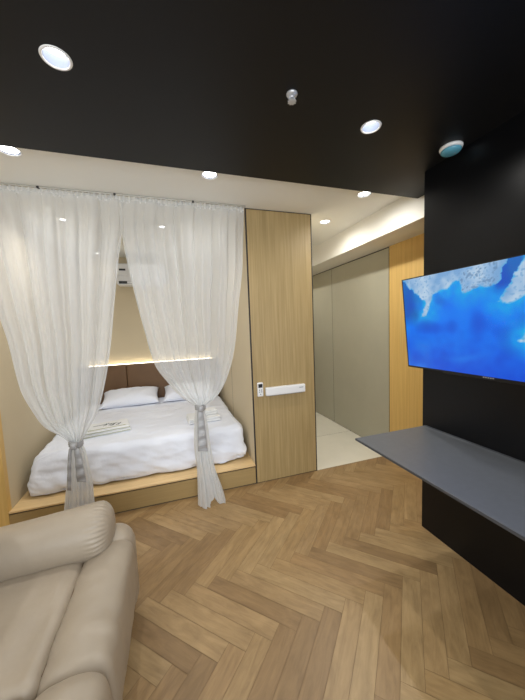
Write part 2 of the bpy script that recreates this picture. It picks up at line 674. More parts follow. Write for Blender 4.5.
def duvet_fn(p, n):
    x, y, z = p
    # the front drop slopes outward to its hem
    t = max(0.0, min(1.0, (0.50 - z) / 0.31))
    front = max(0.0, min(1.0, (0.75 - y) / 0.5))
    y -= front * (t * 0.075)
    x -= 0.012 * t * front * (1 if x < -0.95 else -1)
    # left front corner slumps and rounds off
    k = max(0.0, min(1.0, (-1.45 - x) / 0.40)) * max(0.0, min(1.0, (0.75 - y) / 0.55))
    z2 = z - (z - PH) * 0.12 * k * k
    y += 0.05 * k * (1 - t)
    x -= 0.02 * t * k
    side = max(0.0, min(1.0, (abs(x + 0.95) - 0.80) / 0.1))
    # folds: long shallow creases on top, stronger ripples on the drop
    f = 0.010 * fbm((x, y * 1.6, z), 3.2, 4.1) + 0.009 * fbm((x * 1.4, y * 3.2, z), 6.5, 1.7)
    drop = t * front
    f += drop * (0.030 * fbm((x * 1.1 + z * 0.5, y, z * 0.9), 5.5, 9.3) + 0.026 * fbm((x + z * 1.2, y, z * 1.3), 11.0, 2.2) + 0.012 * fbm((x + z * 0.7, y, z * 1.3), 23.0, 5.2))
    f += (1 - drop) * 0.004 * (1 - abs(fbm((x * 0.5 + y * 0.35, y * 2.2, 0), 7, 6.0))) ** 6
    hem = drop * 0.012 * fbm((x, 0, 0), 6, 3)
    q = Vector((x, y, z2)) + Vector(n) * f
    if t > 0.93:
        q.z = max(PH + 0.010, PH + 0.012 + abs(hem))
    q.z = max(q.z, PH + 0.010)
    return q


dv = empty('duvet', (-0.95, 1.0, 0.48), 'crumpled white duvet covering the bed and hanging over its front', 'duvet')
bm = rbox(-1.862, -0.052, 0.205, 1.92, PH + 0.010, 0.508, 0.06, (150, 130, 36), duvet_fn)
bmesh.ops.recalc_face_normals(bm, faces=bm.faces)
bmesh.ops.delete(bm, geom=[f for f in bm.faces if f.normal.z < -0.6 and f.calc_center_median().z < PH + 0.05], context='FACES')
cov = obj('cover', bm, M['linen'], dv, smooth=True)
sol = cov.modifiers.new('thickness', 'SOLIDIFY')
sol.thickness = 0.018
sol.offset = -1.0
# embroidered lines across the duvet
bm = bmesh.new()
for yy in (1.12, 1.20):
    N = 70
    prev = None
    for i in range(N + 1):
        x = -1.74 + 1.58 * i / N
        pts = []
        for dy in (-0.004, 0.004):
            f = 0.010 * fbm((x, yy * 1.6, 0.505), 3.2, 4.1) + 0.009 * fbm((x * 1.4, yy * 3.2, 0.505), 6.5, 1.7)
            f += 0.004 * (1 - abs(fbm((x * 0.5 + yy * 0.35, yy * 2.2, 0), 7, 6.0))) ** 6
            pts.append(bm.verts.new((x, yy + dy, 0.505 + f + 0.0022)))
        if prev:
            bm.faces.new((prev[0], pts[0], pts[1], prev[1]))
        prev = pts
obj('piping', bm, M['stitch_line'], dv, smooth=True)


def pillow_mesh(W, D, T, seed):
    bm = bmesh.new()
    n = 34
    top, bot = {}, {}
    for i in range(n + 1):
        for j in range(n + 1):
            u, v = 2 * i / n - 1, 2 * j / n - 1
            x = W / 2 * u * (1 - 0.075 * (1 - v * v))
            y = D / 2 * v * (1 - 0.10 * (1 - u * u))
            h = max(0.0, (1 - u ** 4) * (1 - v ** 4)) ** 0.6
            wr = 0.014 * fbm((x, y, 0), 8, seed) + 0.008 * fbm((x * 2, y, 0), 14, seed + 3)
            zt = T * 0.62 * h + wr * h
            zb = -T * 0.38 * h
            top[i, j] = bm.verts.new((x, y, zt))
            edge = i in (0, n) or j in (0, n)
            bot[i, j] = top[i, j] if edge else bm.verts.new((x, y, zb))
    for i in range(n):
        for j in range(n):
            bm.faces.new((top[i, j], top[i + 1, j], top[i + 1, j + 1], top[i, j + 1]))
            fs = []
            for q in ((i, j), (i, j + 1), (i + 1, j + 1), (i + 1, j)):
                if bot[q] not in fs:
                    fs.append(bot[q])
            if len(fs) >= 3 and not all(top[q] is bot[q] for q in ((i, j), (i, j + 1), (i + 1, j + 1), (i + 1, j))):
                bm.faces.new(fs)
    return bm


pil = obj('pillow', pillow_mesh(0.73, 0.44, 0.155, 2.0), M['linen'], smooth=True)
tag(pil, 'plump white pillow at the headboard, seen in the gap between the curtains', 'pillow', 'pillows on the bed')
pil.location = (-1.26, 1.70, 0.598)
pil.rotation_euler = (math.radians(16), 0, math.radians(2))
p2 = obj('pillow', pillow_mesh(0.73, 0.44, 0.155, 5.0), M['linen'], smooth=True)
tag(p2, 'white pillow at the headboard half hidden behind the right sheer curtain', 'pillow', 'pillows on the bed')
p2.location = (-0.48, 1.70, 0.596)
p2.rotation_euler = (math.radians(16), 0, math.radians(-3))


# ------------------------------------------------------------------ folded things on the bed
def folded(name, x, y, z, w, d, layers, h, rz, m):
    bm = bmesh.new()
    for i in range(layers):
        s = 1 - 0.03 * i
        z0 = i * h * 0.94
        rbox(-w / 2 * s, w / 2 * s, -d / 2 * s, d / 2 * s, z0, z0 + h, h * 0.45, (16, 12, 8),
             lambda p, n: p + Vector(n) * 0.004 * fbm(p, 14, i + 1.3), bm)
    bmesh.ops.rotate(bm, verts=bm.verts, cent=(0, 0, 0), matrix=Matrix.Rotation(rz, 3, 'Z'))
    bmesh.ops.translate(bm, verts=bm.verts, vec=(x, y, z))
    return bm


rt = empty('folded_towel', (-0.41, 0.58, 0.515), 'white folded bath towel on the duvet behind the right curtain', 'towel', 'towels on the bed')
obj('towel_body', folded('t', -0.41, 0.58, 0.513, 0.34, 0.26, 2, 0.026, 0.06, M['towel']), M['towel'], rt, smooth=True)
st = obj('hand_towel', folded('h', -0.335, 0.60, 0.563, 0.15, 0.13, 2, 0.026, 0.08, M['towel']), M['towel'], smooth=True, base=(-0.335, 0.60, 0.563))
tag(st, 'small white towel folded on top of the larger folded towel', 'towel', 'towels on the bed')

lb = empty('folded_robe', (-1.36, 0.60, 0.515), 'white folded linen bundle with olive striped edges beside the left curtain', 'folded linen')
robe = obj('robe_body', folded('l', -1.36, 0.62, 0.512, 0.42, 0.28, 2, 0.031, 0.22, M['linen']), M['towel'], lb, smooth=True)
bm = bmesh.new()
ca, sa = math.cos(0.22), math.sin(0.22)


def bundle(px, py, pz):
    return (-1.36 + px * ca - py * sa, 0.62 + px * sa + py * ca, pz)


def strip(bm, pts, w, z0=0.0):
    """a thin ribbon of cloth lying along pts (bundle coordinates)"""
    for (a, b_) in zip(pts[:-1], pts[1:]):
        d = Vector((b_[0] - a[0], b_[1] - a[1], 0)).normalized()
        nrm = Vector((-d.y, d.x, 0)) * w / 2
        q = [bundle(a[0] - nrm.x, a[1] - nrm.y, z0), bundle(b_[0] - nrm.x, b_[1] - nrm.y, z0), bundle(b_[0] + nrm.x, b_[1] + nrm.y, z0), bundle(a[0] + nrm.x, a[1] + nrm.y, z0)]
        lo = [bm.verts.new(v) for v in q]
        hi = [bm.verts.new((v[0], v[1], v[2] + 0.002)) for v in q]
        bm.faces.new(hi)
        for i in range(4):
            bm.faces.new((lo[i], lo[(i + 1) % 4], hi[(i + 1) % 4], hi[i]))


zt = 0.512 + 0.021 * 0.94 * 2 + 0.021 + 0.001
for yy in (-0.10,):
    strip(bm, [(-0.165, yy), (0.165, yy)], 0.008, zt)
for i in range(2):
    z0 = 0.512 + 0.0291 * i + 0.013
    q = [bundle(-0.2, -0.1425 + 0.0042 * i, z0), bundle(0.2, -0.1425 + 0.0042 * i, z0), bundle(0.2, -0.1425 + 0.0042 * i, z0 + 0.005), bundle(-0.2, -0.1425 + 0.0042 * i, z0 + 0.005)]
    bm.faces.new([bm.verts.new(v) for v in q])
obj('stripe', bm, M['olive'], robe)
bm = bmesh.new()
rnd = random.Random(5)
for k in range(7):   # sketched marks on the top fold
    x0, y0 = -0.02 + 0.022 * k + rnd.uniform(-.006, .006), rnd.uniform(-0.03, 0.03)
    strip(bm, [(x0 - 0.012, y0 - 0.03), (x0 + rnd.uniform(0, .02), y0), (x0 + 0.018, y0 + rnd.uniform(0.02, 0.04))], 0.005, zt)
strip(bm, [(-0.12, 0.02), (0.0, 0.03), (0.1, 0.02)], 0.004, zt)
obj('print', bm, M['ink'], robe)


# ------------------------------------------------------------------ curtain rail and curtains
rail = empty('curtain_rail', (NL / 2, -0.045, H), 'slim grey curtain track fixed to the ceiling along the alcove opening', 'curtain rail')
obj('track', B(NL, -0.005, -0.054, -0.036, H - 0.011, H, bevel=0.002), M['alu'], rail)
for x in (-1.52, -1.03, -0.45):
    obj('clip', B(x - 0.008, x + 0.008, -0.056, -0.034, H - 0.013, H - 0.001, bevel=0.001), M['dark_plastic'], rail)


def smooth_pts(pts, n=10):
    """Catmull-Rom densify of (z, v)"""
    out = []
    P = [pts[0]] + list(pts) + [pts[-1]]
    for i in range(1, len(P) - 2):
        p0, p1, p2_, p3 = P[i - 1], P[i], P[i + 1], P[i + 2]
        for k in range(n):
            t = k / n
            z = p1[0] + (p2_[0] - p1[0]) * t
            m1 = (p2_[1] - p0[1]) / (p2_[0] - p0[0]) * (p2_[0] - p1[0]) if p2_[0] != p0[0] else 0
            m2 = (p3[1] - p1[1]) / (p3[0] - p1[0]) * (p2_[0] - p1[0]) if p3[0] != p1[0] else 0
            h = (2 * t ** 3 - 3 * t * t + 1) * p1[1] + (t ** 3 - 2 * t * t + t) * m1 + (-2 * t ** 3 + 3 * t * t) * p2_[1] + (t ** 3 - t * t) * m2
            out.append((z, h))
    out.append(pts[-1])
    return out


def curtain(label, Lp, Rp, Yp, zk, nf, seed, x_mid):
    root = empty('sheer_curtain', (x_mid, -0.05, 0.0), label, 'curtain', 'sheer curtains across the bed alcove')
    Ls, Rs, Ys = smooth_pts(Lp), smooth_pts(Rp), smooth_pts(Yp)
    ZT = H - 0.045
    NS, NZ = 260, 130
    rnd = random.Random(seed)
    waves = [(nf, rnd.uniform(0, 6.28), 1.0), (nf * 1.83, rnd.uniform(0, 6.28), 0.5), (nf * 0.46, rnd.uniform(0, 6.28), 0.8), (nf * 3.7, rnd.uniform(0, 6.28), 0.13)]
    bm = bmesh.new()
    gl = bm.verts.layers.float.new('gather')     # cloth bunched closer lets less through
    prev = None
    for k in range(NZ + 1):
        t = k / NZ
        z0 = ZT + (0.0 - ZT) * t
        row = []
        for i in range(NS + 1):
            s = i / NS
            zb = 0.006 + 0.075 * math.exp(-((s - 0.55) / 0.10) ** 2) + 0.012 * math.sin(9 * s + seed)
            z = ZT + (zb - ZT) * t
            lo, hi = interp(Ls, z), interp(Rs, z)
            wd_ = hi - lo
            sag = 0.0
            if z > zk:      # folds run slanted towards the tie
                ease = min(1.0, (z - zk) / 1.7)
            else:
                ease = 0.0
            # gathers drift sideways with height
            ss = s + 0.03 * noise.noise(Vector((s * 5, z * 0.9, seed)))
            a = sum(w_[2] * math.sin(2 * PI * w_[0] * ss + w_[1]) for w_ in waves) / 1.6
            a2 = sum(w_[2] * math.cos(2 * PI * w_[0] * ss + w_[1] * 1.3) for w_ in waves) / 1.6
            if z > zk:
                dk = min(1.0, (z - zk) / 0.35)
                amp = 0.014 + 0.015 * dk
                top = max(0.0, min(1.0, (z - 2.25) / 0.25))
                amp = amp * (1 - 0.55 * top)
            else:
                amp = 0.007 + 0.008 * min(1.0, (zk - z) / 0.5)
            body = 0.0
            y = interp(Ys, z) + amp * a - body
            if z <= zk + 0.12:
                q = 2 * s - 1
                g = 1 - max(0.0, (z - zk)) / 0.12
                y -= g * 0.035 * (math.sqrt(max(0, 1 - q * q)) - 0.5)
            x = lo + wd_ * s + min(0.010, wd_ * 0.05) * a2 * (1 if 0 < i < NS else 0)
            nv = bm.verts.new((x, y, z))
            nv[gl] = 1 - 0.42 * min(1.0, 0.12 + wd_ / 0.8)
            row.append(nv)
        if prev:
            for i in range(NS):
                bm.faces.new((prev[i], prev[i + 1], row[i + 1], row[i]))
        prev = row
    obj('sheer_panel', bm, M['sheer'], root, smooth=True)
    # gathered heading tape under the rail
    bm = bmesh.new()
    gl = bm.verts.layers.float.new('gather')
    N = 220
    pv = None
    for i in range(N + 1):
        s = i / N
        x = Lp[0][1] + (Rp[0][1] - Lp[0][1]) * s
        y = -0.045 + 0.010 * math.sin(2 * PI * nf * 3.6 * s + seed)
        row = [bm.verts.new((x, y + dy, z)) for (dy, z) in ((0, H - 0.014), (-0.004, H - 0.030 + 0.004 * math.sin(37 * s + seed)), (0, H - 0.062))]
        for v in row:
            v[gl] = 0.85
        if pv:
            for j in range(2):
                bm.faces.new((pv[j], row[j], row[j + 1], pv[j + 1]))
        pv = row
    obj('heading_tape', bm, M['sheer'], root, smooth=True)
    return root


curtain('left white sheer curtain tied low behind the sofa arm',
        [(2.5, -1.915), (2.2, -1.90), (1.683, -1.83), (1.475, -1.79), (1.109, -1.737), (0.95, -1.675), (0.826, -1.605), (0.74, -1.50), (0.684, -1.455), (0.60, -1.465), (0.37, -1.50), (0.2, -1.525), (0.0, -1.545)],
        [(2.5, -0.985), (2.3, -0.995), (2.073, -1.037), (1.736, -1.09), (1.388, -1.141), (1.128, -1.195), (0.893, -1.265), (0.75, -1.345), (0.684, -1.380), (0.60, -1.362), (0.37, -1.335), (0.2, -1.33), (0.0, -1.30)],
        [(2.5, -0.055), (1.8, -0.06), (0.9, -0.10), (0.684, -0.12), (0.4, -0.13), (0.0, -0.16)], 0.684, 7.0, 3.0, -1.42)
curtain('right white sheer curtain tied beside the oak panel, its hem on the floor',
        [(2.5, -0.985), (2.223, -1.0), (1.85, -0.953), (1.499, -0.891), (1.215, -0.828), (1.085, -0.752), (0.941, -0.645), (0.87, -0.555), (0.844, -0.532), (0.75, -0.545), (0.5, -0.56), (0.3, -0.55), (0.1, -0.555), (0.0, -0.56)],
        [(2.5, -0.02), (2.0, -0.055), (1.735, -0.098), (1.303, -0.166), (1.08, -0.239), (0.922, -0.335), (0.87, -0.42), (0.844, -0.458), (0.75, -0.445), (0.5, -0.425), (0.3, -0.40), (0.1, -0.345), (0.0, -0.325)],
        [(2.5, -0.055), (1.8, -0.06), (1.0, -0.10), (0.844, -0.12), (0.5, -0.15), (0.0, -0.185)], 0.844, 7.0, 8.0, -0.5)


def tieback(label, xc, yc, zc, tails, r=(0.046, 0.044)):
    root = empty('curtain_tieback', (xc, yc, zc), label, 'tieback', 'satin ties round the curtains')
    bm = bmesh.new()
    n = 40
    rows = []
    for (dz, k) in ((-0.022, 0.98), (-0.016, 1.06), (-0.008, 1.02), (0.0, 1.08), (0.008, 1.02), (0.016, 1.06), (0.022, 0.98)):
        rows.append([bm.verts.new((xc + r[0] * k * math.cos(2 * PI * i / n), yc + r[1] * k * math.sin(2 * PI * i / n), zc + dz + 0.006 * math.sin(2 * PI * i / n * 2))) for i in range(n)])
    for a, b_ in zip(rows[:-1], rows[1:]):
        for i in range(n):
            bm.faces.new((a[i], a[(i + 1) % n], b_[(i + 1) % n], b_[i]))
    band = obj('band', bm, M['satin'], root, smooth=True)
    bm = rbox(xc - 0.022, xc + 0.022, yc - r[1] - 0.03, yc - r[1] + 0.004, zc - 0.026, zc + 0.022, 0.012, (8, 8, 8), lambda p, nn: p + Vector(nn) * 0.004 * fbm(p, 40, 2))
    obj('knot', bm, M['satin'], band, smooth=True)
    for (x0, x1, xb0, xb1, zb, y1) in tails:
        bm = bmesh.new()
        N = 50
        pv = None
        for i in range(N + 1):
            t = i / N
            z = zc - 0.015 + (zb - zc + 0.015) * t
            a = x0 + (xb0 - x0) * t ** 0.6
            c = x1 + (xb1 - x1) * t ** 0.6
            yy = yc - r[1] - 0.016 + (y1 - (yc - r[1] - 0.016)) * t
            row = []
            for s in range(7):
                u = s / 6
                row.append((a + (c - a) * u, yy + 0.006 * math.sin(u * PI) * -1 + 0.0045 * math.sin(26 * t * (zc - zb) * 3 + 2 * u) * t ** 0.3, z + 0.006 * math.sin(u * 3 + 1)))
            fr = [bm.verts.new(p) for p in row]
            bk = [bm.verts.new((p[0], p[1] + 0.003, p[2])) for p in row]
            ring = fr + bk[::-1]
            if pv:
                for j in range(len(ring)):
                    bm.faces.new((pv[j], pv[(j + 1) % len(ring)], ring[(j + 1) % len(ring)], ring[j]))
            else:
                bm.faces.new(ring)
            pv = ring
        bm.faces.new(pv[::-1])
        obj('tail', bm, M['satin'], root, smooth=True)


tieback('silver satin ribbon tied round the left sheer curtain, two hanging tails', -1.417, -0.12, 0.684,
        [(-1.444, -1.425, -1.475, -1.450, 0.37, -0.205), (-1.418, -1.385, -1.408, -1.350, 0.42, -0.21)])
tieback('silver satin ribbon tied round the right sheer curtain, one broad tail', -0.495, -0.12, 0.844,
        [(-0.520, -0.478, -0.540, -0.463, 0.50, -0.222)], (0.042, 0.042))

# ------------------------------------------------------------------ air conditioner
ac = empty('air_conditioner', (-1.04, 1.9, 2.18), 'white split air conditioner high on the alcove back wall', 'air conditioner')
bm = rbox(-1.345, -0.70, 1.80, 1.998, 2.135, 2.43, 0.03, (14, 14, 14))
obj('housing', bm, M['white_plastic'], ac, smooth=True)
obj('front_panel', rbox(-1.34, -0.705, 1.785, 1.805, 2.265, 2.42, 0.009, (12, 8, 10)), M['white_plastic'], ac, smooth=True)
outl = obj('air_outlet', B(-1.315, -0.73, 1.793, 1.83, 2.152, 2.188, bevel=0.006), M['dark_plastic'], ac)
obj('louver', B(-1.21, -0.735, 1.787, 1.794, 2.155, 2.184, bevel=0.003), M['white_plastic'], outl)
obj('display', B(-1.30, -1.22, 1.783, 1.787, 2.325, 2.350, bevel=0.001), M['dark_plastic'], ac)

# ------------------------------------------------------------------ on the oak panel
wb = empty('wall_bar', (0.33, -0.02, 0.90), 'long white wall-mounted bar on the oak panel', 'wall fitting')
obj('casing', rbox(0.122, 0.528, -0.04, -0.002, 0.846, 0.924, 0.008, (14, 8, 8)), M['white_plastic'], wb, smooth=True)
obj('underside_slot', B(0.135, 0.515, -0.034, -0.012, 0.843, 0.847), M['grey_print'], wb)
bm = bmesh.new()
for k in range(5):
    box(bm, 0.462 + 0.009 * k, 0.468 + 0.009 * k, -0.0408, -0.0398, 0.893, 0.901)
obj('badge', bm, M['grey_print'], wb)

rc = empty('remote_control', (0.075, -0.015, 0.87), 'white remote control with small dark screen clipped to the oak panel', 'remote control')
rcase = obj('case', rbox(0.044, 0.100, -0.026, -0.002, 0.845, 0.978, 0.008, (10, 8, 12)), M['white_plastic'], rc, smooth=True)
obj('screen', B(0.052, 0.092, -0.0275, -0.0255, 0.930, 0.965, bevel=0.0008), M['dark_plastic'], rc)
for (bx, bz) in ((0.062, 0.908), (0.082, 0.908), (0.062, 0.890), (0.082, 0.890), (0.072, 0.868)):
    obj('button', lathe([(0.0055, 0), (0.0055, -0.0022), (0.004, -0.003)], (bx, -0.0255, bz), 'y', 16), M['grey_print'], rcase)

# ------------------------------------------------------------------ television
tv = empty('television', (0.94, -1.47, 1.17), 'flat television tilted off the black wall, showing a blue icy sea', 'television')
T0 = Vector((0.84492, -0.92779, 1.77950))
B0 = Vector((0.90481, -0.92779, 1.17501))
ey = (T0 - B0).normalized()
ex = Vector((0, -1, 0))
en = ex.cross(ey).normalized()
if en.x > 0:
    en = -en
TW, TH = 1.075, (T0 - B0).length


def tvp(u, v, d=0.0):
    """u metres right of the screen's left edge, v metres up, d metres toward the room"""
    return B0 + ex * u + ey * v + en * d


def tvbox(u0, u1, v0, v1, d0, d1, bev=0.0):
    bm = bmesh.new()
    box(bm, u0, u1, v0, v1, d0, d1, bevel=bev)
    for v in bm.verts:
        v.co = tvp(v.co.x, v.co.y, v.co.z)
    return bm


obj('housing', tvbox(0.0, TW, 0.0, TH, -0.022, 0.0, 0.003), M['bezel'], tv)
obj('rear_cover', tvbox(0.18, TW - 0.18, 0.05, TH * 0.62, -0.052, -0.022, 0.008), M['bezel'], tv)
bm = bmesh.new()
bez = 0.006
for (u0, u1, v0, v1) in ((0, TW, TH - bez, TH), (0, TW, 0, 0.010), (0, bez, 0.010, TH - bez), (TW - bez, TW, 0.010, TH - bez)):
    box(bm, u0, u1, v0, v1, 0.0, 0.003)
for v in bm.verts:
    v.co = tvp(v.co.x, v.co.y, v.co.z)
bezel = obj('bezel', bm, M['bezel'], tv)
obj('sensor_bar', tvbox(0.27, TW - 0.27, -0.008, 0.001, -0.014, 0.003, 0.002), M['bezel'], tv)
bm = bmesh.new()
for k in range(5):
    box(bm, TW / 2 - 0.028 + 0.012 * k, TW / 2 - 0.020 + 0.012 * k, 0.0015, 0.0075, 0.003, 0.0036)
for v in bm.verts:
    v.co = tvp(v.co.x, v.co.y, v.co.z)
obj('badge', bm, M['logo'], bezel)
obj('wall_bracket', tvbox(TW / 2 - 0.15, TW / 2 + 0.15, 0.12, 0.34, -0.068, -0.050, 0.004), M['dark_plastic'], tv)

# picture on the screen: icy shores over deep blue water
ICE = [
    [(-0.01, 0.61), (0.013, 0.591), (0.05, 0.556), (0.066, 0.535), (0.08, 0.53), (0.098, 0.50), (0.136, 0.485), (0.150, 0.462), (0.171, 0.441), (0.160, 0.40), (0.135, 0.348), (0.160, 0.345), (0.182, 0.353), (0.205, 0.41), (0.237, 0.480), (0.262, 0.487), (0.297, 0.502), (0.33, 0.505), (0.361, 0.529), (0.385, 0.54), (0.405, 0.535), (0.412, 0.50), (0.416, 0.473), (0.435, 0.462), (0.457, 0.468), (0.48, 0.48), (0.51, 0.487), (0.55, 0.478), (0.593, 0.481), (0.616, 0.502), (0.618, 0.555), (0.64, 0.58), (0.64, 0.65), (-0.01, 0.65)],
    [(0.735, 0.65), (0.71, 0.597), (0.69, 0.56), (0.67, 0.52), (0.658, 0.489), (0.64, 0.465), (0.625, 0.447), (0.612, 0.425), (0.601, 0.407), (0.62, 0.40), (0.644, 0.391), (0.68, 0.405), (0.711, 0.425), (0.76, 0.40), (0.80, 0.43), (0.86, 0.41), (0.92, 0.46), (1.0, 0.44), (1.08, 0.47), (1.08, 0.65)],
    [(0.675, 0.211), (0.696, 0.229), (0.707, 0.265), (0.74, 0.30), (0.79, 0.29), (0.80, 0.24), (0.76, 0.19), (0.71, 0.20)],
]


def inside(poly, x, y):
    c = False
    j = len(poly) - 1
    for i in range(len(poly)):
        xi, yi = poly[i]
        xj, yj = poly[j]
        if (yi > y) != (yj > y) and x < (xj - xi) * (y - yi) / (yj - yi) + xi:
            c = not c
        j = i
    return c


def dist_poly(poly, x, y):
    best = 9
    for i in range(len(poly)):
        x0, y0 = poly[i]
        x1, y1 = poly[(i + 1) % len(poly)]
        dx, dy = x1 - x0, y1 - y0
        t = max(0, min(1, ((x - x0) * dx + (y - y0) * dy) / (dx * dx + dy * dy + 1e-9)))
        best = min(best, math.hypot(x - x0 - dx * t, y - y0 - dy * t))
    return best


def mixc(a, b_, t):
    t = max(0, min(1, t))
    return tuple(p + (q - p) * t for p, q in zip(a, b_))


def screen_colour(u, v):
    n1_ = noise.noise(Vector((u * 9, v * 9, 1.0)))
    n2_ = noise.noise(Vector((u * 26, v * 26, 4.0)))
    n3_ = noise.noise(Vector((u * 75, v * 75, 7.0)))
    uu, vv = u + 0.012 * n2_ + 0.005 * n3_, v + 0.010 * n1_ + 0.008 * n2_
    for k, P in enumerate(ICE):
        if inside(P, uu, vv):
            d = dist_poly(P, uu, vv)
            base = mixc((118, 162, 208), (178, 202, 224), n1_ * 0.8 + n2_ * 0.6 + 0.5)
            if k == 0 and 0.40 < u < 0.60 and n2_ + n3_ * 0.9 > 0.12:
                base = mixc(base, (92, 130, 172), min(0.75, (n2_ + n3_ * 0.9 - 0.12) * 3))
            if n3_ < -0.28:
                base = mixc(base, (112, 160, 205), 0.7)
            return mixc((60, 170, 228), base, d / 0.012 + 0.25 + n3_ * 0.5)
    d = min(dist_poly(P, uu, vv) for P in ICE)
    deep = mixc((2, 92, 226), (0, 132, 240), 0.55 + n1_ * 0.5)
    deep = mixc(deep, (8, 74, 208), (0.28 - v) / 0.3 + n2_ * 0.15)
    shelf_ = mixc((10, 166, 226), (6, 140, 230), 0.5 + n2_)
    c = mixc(shelf_, deep, d / 0.10)
    c = mixc(c, (14, 86, 170), 0.75 * max(0, min(1, (0.14 - u) / 0.05 + n1_)) * max(0, min(1, (v - 0.28) / 0.08)))
    c = mixc(c, (18, 92, 178), 0.9 * max(0, min(1, (v - 0.46) / 0.03)) * max(0, min(1, (0.07 - abs(u - 0.65)) / 0.02)))
    # pale swirl in the corner
    c = mixc(c, (48, 120, 222), max(0, min(1, (0.22 - u) / 0.08)) * max(0, min(1, (0.16 - v) * 6 + n1_ * 0.8)))
    streak = max(0.0, 1 - abs(v - 0.105 - 0.02 * math.sin(u * 14)) / 0.03) * max(0, 1 - abs(u - 0.40) / 0.16)
    c = mixc(c, (42, 130, 230), 0.6 * streak)
    c = mixc(c, (4, 64, 190), max(0.0, -n1_ - 0.1) * 0.9)
    return c


bm = bmesh.new()
cl = bm.loops.layers.float_color.new('picture')
NU, NV = 260, 150
U0, U1, V0, V1 = bez, TW - bez, 0.010, TH - bez
gv, gc = {}, {}
for i in range(NU + 1):
    for j in range(NV + 1):
        u, v = U0 + (U1 - U0) * i / NU, V0 + (V1 - V0) * j / NV
        gv[i, j] = bm.verts.new(tvp(u, v, 0.0012))
        gc[i, j] = lin(tuple(q / 255 for q in screen_colour(u, v))) + (1,)
for i in range(NU):
    for j in range(NV):
        ks = ((i, j), (i + 1, j), (i + 1, j + 1), (i, j + 1))
        f = bm.faces.new([gv[k] for k in ks])
        for lp, k in zip(f.loops, ks):
            lp[cl] = gc[k]
msn = bpy.data.materials.new('lit screen picture')
msn.use_nodes = True
nt = msn.node_tree
b = nt.nodes['Principled BSDF']
b.inputs['Base Color'].default_value = (0.004, 0.004, 0.005, 1)
b.inputs['Roughness'].default_value = 0.25
at = nt.nodes.new('ShaderNodeAttribute')
at.attribute_name = 'picture'
nt.links.new(at.outputs['Color'], b.inputs['Emission Color'])
b.inputs['Emission Strength'].default_value = TV_E
# keep face order and colours: build without recalculating
bmesh.ops.translate(bm, verts=bm.verts, vec=-Vector(tv.location))
me = bpy.data.meshes.new('screen')
bm.to_mesh(me)
bm.free()
me.materials.append(msn)
so = bpy.data.objects.new('screen', me)
C.objects.link(so)
so.parent = tv
so['label'] = 'lit screen showing blue sea and pale ice'

# ------------------------------------------------------------------ floating shelf
sh = empty('floating_shelf', (XT, -1.9, 0.75), 'long slate grey shelf projecting from the black wall below the television', 'shelf')
obj('board', B(0.394, XT, -2.75, -1.012, 0.748, 0.762, bevel=0.002), M['shelf'], sh)
obj('edge_band', B(0.390, 0.394, -2.75, -1.012, 0.7485, 0.7615, bevel=0.001), M['shelf_edge'], sh)
obj('wall_rail', B(XT - 0.008, XT, -2.75, -1.02, 0.762, 0.766, bevel=0.001), M['shelf_edge'], sh)


# ------------------------------------------------------------------ sofa
sofa = empty('reclining_sofa', (-1.4, -1.65, 0.0), 'beige leather reclining sofa with a rolled padded arm, facing the television', 'sofa')


def leather_fn(a, s, seed):
    return lambda p, n: p + Vector(n) * (a * fbm(p, s, seed) + a * 0.4 * fbm(p, s * 2.6, seed + 4))


obj('base_frame', rbox(-1.95, -1.02, -2.24, -1.04, 0.03, 0.30, 0.03, (10, 14, 6)), M['leather'], sofa, smooth=True)


def front_bolster(ya, yb, bulge=0.0, seed=1.0):
    """seat front that rolls over and drops to the floor, rounded at both ends"""
    prof = [(-1.12, 0.30), (-1.15, 0.40), (-1.14, 0.447), (-1.10, 0.472), (-1.04, 0.480), (-0.985, 0.470), (-0.946, 0.436), (-0.934, 0.36), (-0.932, 0.26), (-0.945, 0.17), (-0.962, 0.08), (-0.985, 0.035), (-1.02, 0.03), (-1.05, 0.10), (-1.08, 0.22)]
    # refine the outline
    P = []
    n = len(prof)
    for i in range(n):
        p0, p1, p2_, p3 = (Vector(prof[(i + d) % n]) for d in (-1, 0, 1, 2))
        for k in range(4):
            t = k / 4
            P.append(0.5 * ((2 * p1) + (-p0 + p2_) * t + (2 * p0 - 5 * p1 + 4 * p2_ - p3) * t * t + (-p0 + 3 * p1 - 3 * p2_ + p3) * t ** 3))
    c = Vector((-1.05, 0.25))
    bm = bmesh.new()
    N = 40
    rings = []
    for k in range(N + 1):
        t = k / N
        y = ya + (yb - ya) * (0.5 - 0.5 * math.cos(PI * t))
        e = min(y - min(ya, yb), max(ya, yb) - y)
        q = min(1.0, e / 0.055)
        sc = 0.80 + 0.20 * math.sqrt(max(0, 1 - (1 - q) ** 2))
        mid = math.sin(PI * (y - ya) / (yb - ya))
        ring = []
        for p in P:
            d = (p - c) * sc
            hgt = max(0, (p.y - 0.38) / 0.1)
            pos = Vector((c.x + d.x, y, c.y + d.y + bulge * hgt * (0.35 + 0.65 * mid)))
            wr = 0.007 * fbm((pos.x * 1.2, pos.y * 3.0, pos.z), 5, seed) + 0.003 * fbm((pos.x, pos.y * 2, pos.z * 2), 16, seed)
            dn = Vector((d.x, 0, d.y)).normalized()
            ring.append(bm.verts.new(pos + dn * wr))
        rings.append(ring)
    for a, b_ in zip(rings[:-1], rings[1:]):
        for i in range(len(a)):
            bm.faces.new((a[i], a[(i + 1) % len(a)], b_[(i + 1) % len(a)], b_[i]))
    bm.faces.new(rings[0])
    bm.faces.new(rings[-1][::-1])
    return bm


obj('footrest_pad', front_bolster(-1.60, -0.985, 0.0, 1.0), M['leather'], sofa, smooth=True)
obj('footrest_pad', front_bolster(-2.17, -1.585, 0.03, 5.0), M['leather'], sofa, smooth=True)


